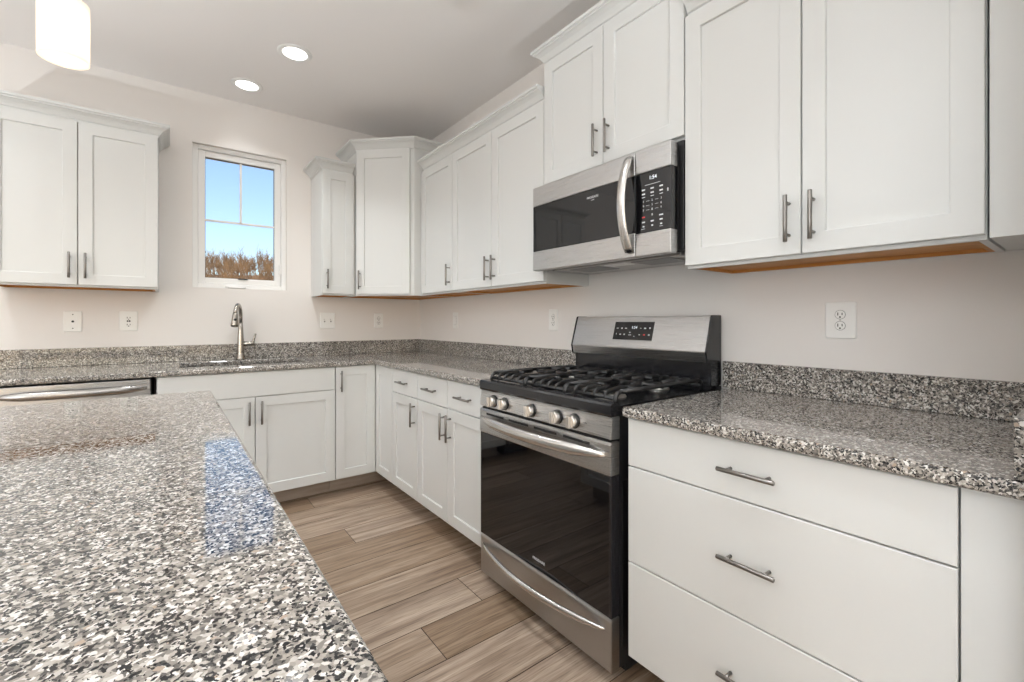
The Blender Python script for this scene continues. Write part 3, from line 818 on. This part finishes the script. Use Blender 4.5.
# underside: black front lip, bottom plate with two filters and a lamp cover
MB().box(x0 + .004, x1 - .001, MF + .012, -.3345, .012, H - .004).build('door_back', 'darkgrey', t)
MB().box(.02, x1 - .02, -.290, -.02, .002, .0155, .003).build('bottom_plate', 'steel_dark', t)
for xa in (.12, .49):
    f_ = MB(); f_.box(xa, xa + .19, -.27, -.12, -.001, .0045, .002); f_.build('grease_filter', 'filter', t)
MB().box(.34, .46, -.27, -.20, .000, .0045, .002).build('lamp_cover', 'plastic', t)
# door
sx = x0 + .620
d = place('microwave_door', None, t, (0, 0, 0))
zb, zt = .094, .318          # glass band
def bowed(xa, xb, za, zb_, y, dpt, bev=.003): 
    return MB().box(xa, xb, y, y + dpt, za, zb_, bev)
bowed(x0, sx - .0012, zt, H, MF, .045).build('top_band', 'steel', d)
bowed(x0, sx - .0012, 0.0, zb, MF, .045).build('lower_band', 'steel', d)
bowed(x0, sx - .0012, zb + .0003, zt - .0003, MF + .002, .04, .002).build('door_glass', 'glass_mw', d)
pts = []; rad = []
for i in range(21):
    s = i / 20; k = math.sin(PI * s)
    pts.append((sx - .026 - .0 * k, MF - .004 - .050 * k ** .8, .022 + (H - .040) * s)); rad.append(.0205)
hb_ = MB().tube(pts, rad, 14, up=(1, 0, 0), flat=.45); hb_.build('curved_handle', 'chrome', d)
tx('logo', 'FRIGIDAIRE', .0132, 'print', d, 2.470 - 2.0885, MF + .0012, .283)
tx('logo', 'GALLERY', .005, 'print', d, 2.470 - 2.0885, MF + .0012, .271)
# control side
c = place('control_side', None, t, (0, 0, 0))
bowed(sx + .0012, x1, zt, H, MF, .042).build('top_band', 'steel', c)
bowed(sx + .0012, x1, 0.0, zb - .006, MF, .042).build('lower_band', 'steel', c)
bowed(sx + .0012, x1, zb - .0057, zt - .0003, MF + .002, .040, .002).build('keypad_panel', 'glass_mw', c)
kx = [sx + .038, sx + .077, sx + .116]; yk = MF + .0018
text_part('clock_digits', '1:54', .020, 'led', c, (sx + .080, yk - .0004, .292), (PI / 2, 0, 0))
items = [(sx + .078, .268, .085, .002)]
for r_, z in enumerate((.252, .236)):
    for x in kx: items.append((x, z, .018, .0075))
for x in kx: items.append((x, .2235, .018, .0035))
for x in kx: items.append((x, .1285, .016, .007))
for x in (kx[0], kx[1], kx[2]): items.append((x, .112, .010, .007))
items += [(kx[0] - .002, .103, .020, .002), (kx[2], .103, .018, .002), (kx[2] + .028, .232, .006, .016), (kx[2], .145, .020, .006)]
for z in (.207, .190, .173): items += [((kx[0] + kx[1]) / 2, z, .018, .0014), ((kx[1] + kx[2]) / 2, z, .018, .0014)]
mark(c, 'lettering', items, 'print', yk)
mark(c, 'stop_key', [(kx[0], .1475, .016, .006)], 'red', yk)
for i in range(9): text_part('key_digit', str(i + 1), .011, 'print', c, (kx[i % 3], yk - .0004, .207 - .017 * (i // 3)), (PI / 2, 0, 0))
text_part('key_digit', '0', .011, 'print', c, (kx[1], yk - .0004, .152), (PI / 2, 0, 0))

# ------------------------------------------------------------------ wall plates
def plate(label, name, kind, loc, rot, w=.091, h=.127, cat='outlet', group=None):
    t = thing(name, label, cat, loc, rot, group)
    b = MB(); rs = []
    for i_, y_ in ((0, -.0005), (0, -.003), (.0012, -.005), (.004, -.0065)):
        rr_ = .007 - i_ * .6; ring = []
        for sx_, sz_, a0 in ((1, 1, 0), (-1, 1, 90), (-1, -1, 180), (1, -1, 270)):
            for k_ in range(5):
                a = R(a0 + 22.5 * k_); ring.append(b.bm.verts.new((sx_ * (w / 2 - i_ - rr_) + rr_ * math.cos(a), y_, sz_ * (h / 2 - i_ - rr_) + rr_ * math.sin(a))))
        rs.append(ring)
    for A, B in zip(rs, rs[1:]):
        for k_ in range(20): b.bm.faces.new((A[k_], A[(k_ + 1) % 20], B[(k_ + 1) % 20], B[k_]))
    b.bm.faces.new(rs[0]); b.bm.faces.new(rs[-1]); b.build('cover_plate', 'plastic', t)
    if kind == 'duplex':
        for s in (-1, 1):
            rc = place('receptacle', None, t, (0, -.0062, s * .0190))
            b = MB(); b.tube([(0, .003, 0), (0, -.0022, 0)], [.0150, .0145], 24); b.build('receptacle_face', 'plastic', rc)
            b = MB(); b.box(-.0075, -.0050, -.0028, -.0015, -.003, .007); b.box(.0050, .0075, -.0028, -.0015, -.002, .006); b.tube([(0, -.0015, -.0085), (0, -.0028, -.0085)], .0028, 10); b.build('socket_slot', 'slot', rc)
            b = MB(); b.tube([(.0152 * math.cos(a), -.0004, .0152 * math.sin(a)) for a in [R(x) for x in range(0, 360, 20)]], (.0007), 5, closed=True); b.build('socket_outline', 'ink', rc)
        MB().tube([(0, -.006, 0), (0, -.0076, 0)], .003, 10).build('screw', 'alu', t)
    elif kind == 'gfci':
        MB().box(-.0175, .0175, -.010, -.006, -.034, .034, .001).build('receptacle_face', 'plastic', t)
        b = MB()
        for s in (-1, 1):
            b.box(-.0085, -.0055, -.0108, -.0095, s * .022 - .005, s * .022 + .005); b.box(.0055, .0085, -.0108, -.0095, s * .022 - .004, s * .022 + .004)
            b.tube([(0, -.0095, s * .022 - .010), (0, -.0108, s * .022 - .010)], .003, 10)
        b.build('socket_slot', 'slot', t)
        b = MB(); b.box(-.009, -.001, -.0118, -.0095, -.005, .005, .001); b.box(.001, .009, -.0118, -.0095, -.005, .005, .001); b.build('test_button', 'slot', t)
    elif kind == 'jack':
        MB().tube([(0, -.006, 0), (0, -.012, 0)], [.0065, .0055], 14).build('jack', 'slot', t)
        for s in (-1, 1): MB().tube([(0, -.006, s * .042), (0, -.0078, s * .042)], .0034, 10).build('screw', 'ink', t)
    elif kind == 'toggle':
        for s in (-1, 1):
            k = MB().box(s * .024 - .005, s * .024 + .005, -.0072, -.006, -.0125, .0125).build('toggle_slot', 'ink', t)
            b = MB(); b.prism([(-.006, -.006), (-.019, .006), (-.019, .013), (-.006, .008)], 'x', s * .024 - .0042, s * .024 + .0042, .001); b.build('toggle', 'plastic', t)
    elif kind == 'rocker':
        k = MB().box(-.0175, .0175, -.0085, -.006, -.034, .034, .001).build('rocker', 'plastic', t)
        b = MB(); b.box(-.0185, -.0175, -.0072, -.006, -.035, .035); b.box(.0175, .0185, -.0072, -.006, -.035, .035); b.box(-.0185, .0185, -.0072, -.006, -.035, -.034); b.box(-.0185, .0185, -.0072, -.006, .034, .035); b.build('rocker_gap', 'ink', t)
    return t
plate('white duplex outlet on the wall above the short counter right of the range', 'outlet', 'duplex', (0, -3.253, 1.190), RW)
plate('white duplex outlet on the wall just left of the range backguard', 'outlet', 'duplex', (0, -1.803, 1.193), RW, w=.080)
plate('white rocker plate on the range wall close to the corner', 'wall_switch', 'rocker', (0, -.646, 1.191), RW, cat='switch', w=.080)
plate('white cable jack plate with two screws, under the left upper cabinet', 'cable_jack', 'jack', (-2.296, 0, 1.184), 0, w=.082, cat='wall jack')
plate('white square-faced outlet with dark buttons, left of the faucet', 'outlet', 'gfci', (-2.037, 0, 1.186), 0)
plate('white double toggle light switch right of the window', 'wall_switch', 'toggle', (-.812, 0, 1.190), 0, w=.116, cat='switch')
plate('white duplex outlet on the window wall under the angled corner cabinet', 'outlet', 'duplex', (-.390, 0, 1.190), 0, w=.080)

# ------------------------------------------------------------------ lamps
def can_light(x, y, label, power, group=None):
    t = thing('recessed_light', label, 'ceiling light', (x, y, CEIL), 0, group)
    MB().lathe([(.066, -.001), (.094, -.001), (.094, -.003), (.088, -.006), (.070, -.007), (.066, -.004), (.066, -.001)], seg=40).build('trim_ring', 'white', t)
    MB().lathe([(0, -.0045), (.067, -.0045), (.067, -.0015), (0, -.0015)], seg=40).build('lens', 'lamp', t)
    l = bpy.data.lights.new('recessed_lamp', 'AREA'); l.shape = 'DISK'; l.size = .13; l.energy = power; l.spread = R(105); l.color = (.94, .975, 1.0)
    o = bpy.data.objects.new('recessed_lamp', l); COL.objects.link(o); o.parent = t; o.location = (0, 0, -.010)
    return t
PW_ = 3.6
can_light(-1.239, -.899, 'round recessed ceiling light nearer the camera, in front of the corner', 5.0)
can_light(-1.414, -.312, 'round recessed ceiling light close to the window wall above the sink', 1.1)
for x, y in ((-1.239, -2.35), (-1.239, -3.85), (-2.9, -.95), (-3.0, -5.4), (-1.3, -5.4), (-4.8, -2.4), (-4.8, -5.4)):
    can_light(x, y, 'round recessed ceiling light elsewhere over the room', PW_, 'recessed lights outside the picture')

def pendant(x, y, zb, label, group):
    t = thing('pendant_lamp', label, 'pendant lamp', (x, y, zb), 0, group)
    r, h = .0490, .150
    MB().lathe([(r - .004, .001), (r - .002, 0), (r, .001), (r, h - .002), (r - .002, h), (r - .004, h - .002), (r - .004, .005), (0, .005), (0, .001), (r - .004, .001)], seg=48).build('glass_shade', 'shade', t)
    b = MB().lathe([(0, h + .0005), (.016, h + .0005), (.016, h + .010), (.010, h + .022), (.010, h + .060), (0, h + .060)], seg=24)
    for k in range(3):
        a = 2 * PI * k / 3 + .4; b.cyl((0.012 * math.cos(a), .012 * math.sin(a), h + .006), ((r - .003) * math.cos(a), (r - .003) * math.sin(a), h - .003), .0022, seg=8)
    b.build('cap', 'nickel', t)
    l = bpy.data.lights.new('pendant_light', 'POINT'); l.shadow_soft_size = .020; l.energy = 1.8; l.color = (1.0, .95, .90)
    o = bpy.data.objects.new('pendant_light', l); COL.objects.link(o); o.parent = t; o.location = (0, 0, .078)
    MB().cyl((0, 0, h + .058), (0, 0, CEIL - zb - .012), .0028, seg=8).build('cord', 'nickel', t)
    MB().lathe([(0, CEIL - zb - .0005), (.055, CEIL - zb - .0005), (.06, CEIL - zb - .012), (.05, CEIL - zb - .020), (0, CEIL - zb - .022)], seg=32).build('canopy', 'nickel', t)
    MB().lathe([(0, .108), (.010, .110), (.013, .116), (.013, .1455), (0, .1455)], seg=20).build('bulb', 'bulb', t)
PX, PY, PZ = -2.047, -2.200, 1.850
pendant(PX, PY, PZ, 'white glass cylinder pendant lamp above the far end of the island', None)
for k in (1, 2): pendant(PX, PY - .80 * k, PZ, 'white glass cylinder pendant lamp further along the island, outside the picture', 'pendants outside the picture')

# two unseen uplighter cans added on the floor to brighten the ceiling
def ceiling_fill(x, y, power, lz=.206):
    t = thing('fill_uplight', 'added fill light in a small white uplighter can on the living area floor, outside the picture', 'lamp', (x, y, 0.0005), 0, 'added fill uplighters outside the picture')
    MB().lathe([(0, 0), (.19, 0), (.19, .012), (.168, .016), (.168, .30), (.160, .30), (.160, .05), (0, .05)]).build('can', 'white', t)
    MB().lathe([(0, .051), (.03, .051), (.03, .15), (0, .165)]).build('bulb', 'bulb', t)
    l = bpy.data.lights.new('ceiling_fill', 'AREA'); l.shape = 'DISK'; l.size = .18; l.energy = power; l.color = (.89, .96, 1.0)
    o = bpy.data.objects.new('ceiling_fill', l); COL.objects.link(o); o.parent = t; o.location = (0, 0, lz); o.rotation_euler = (PI, 0, 0)
ceiling_fill(-4.5, -2.75, 165, .185)
ceiling_fill(-1.75, -5.8, 150)
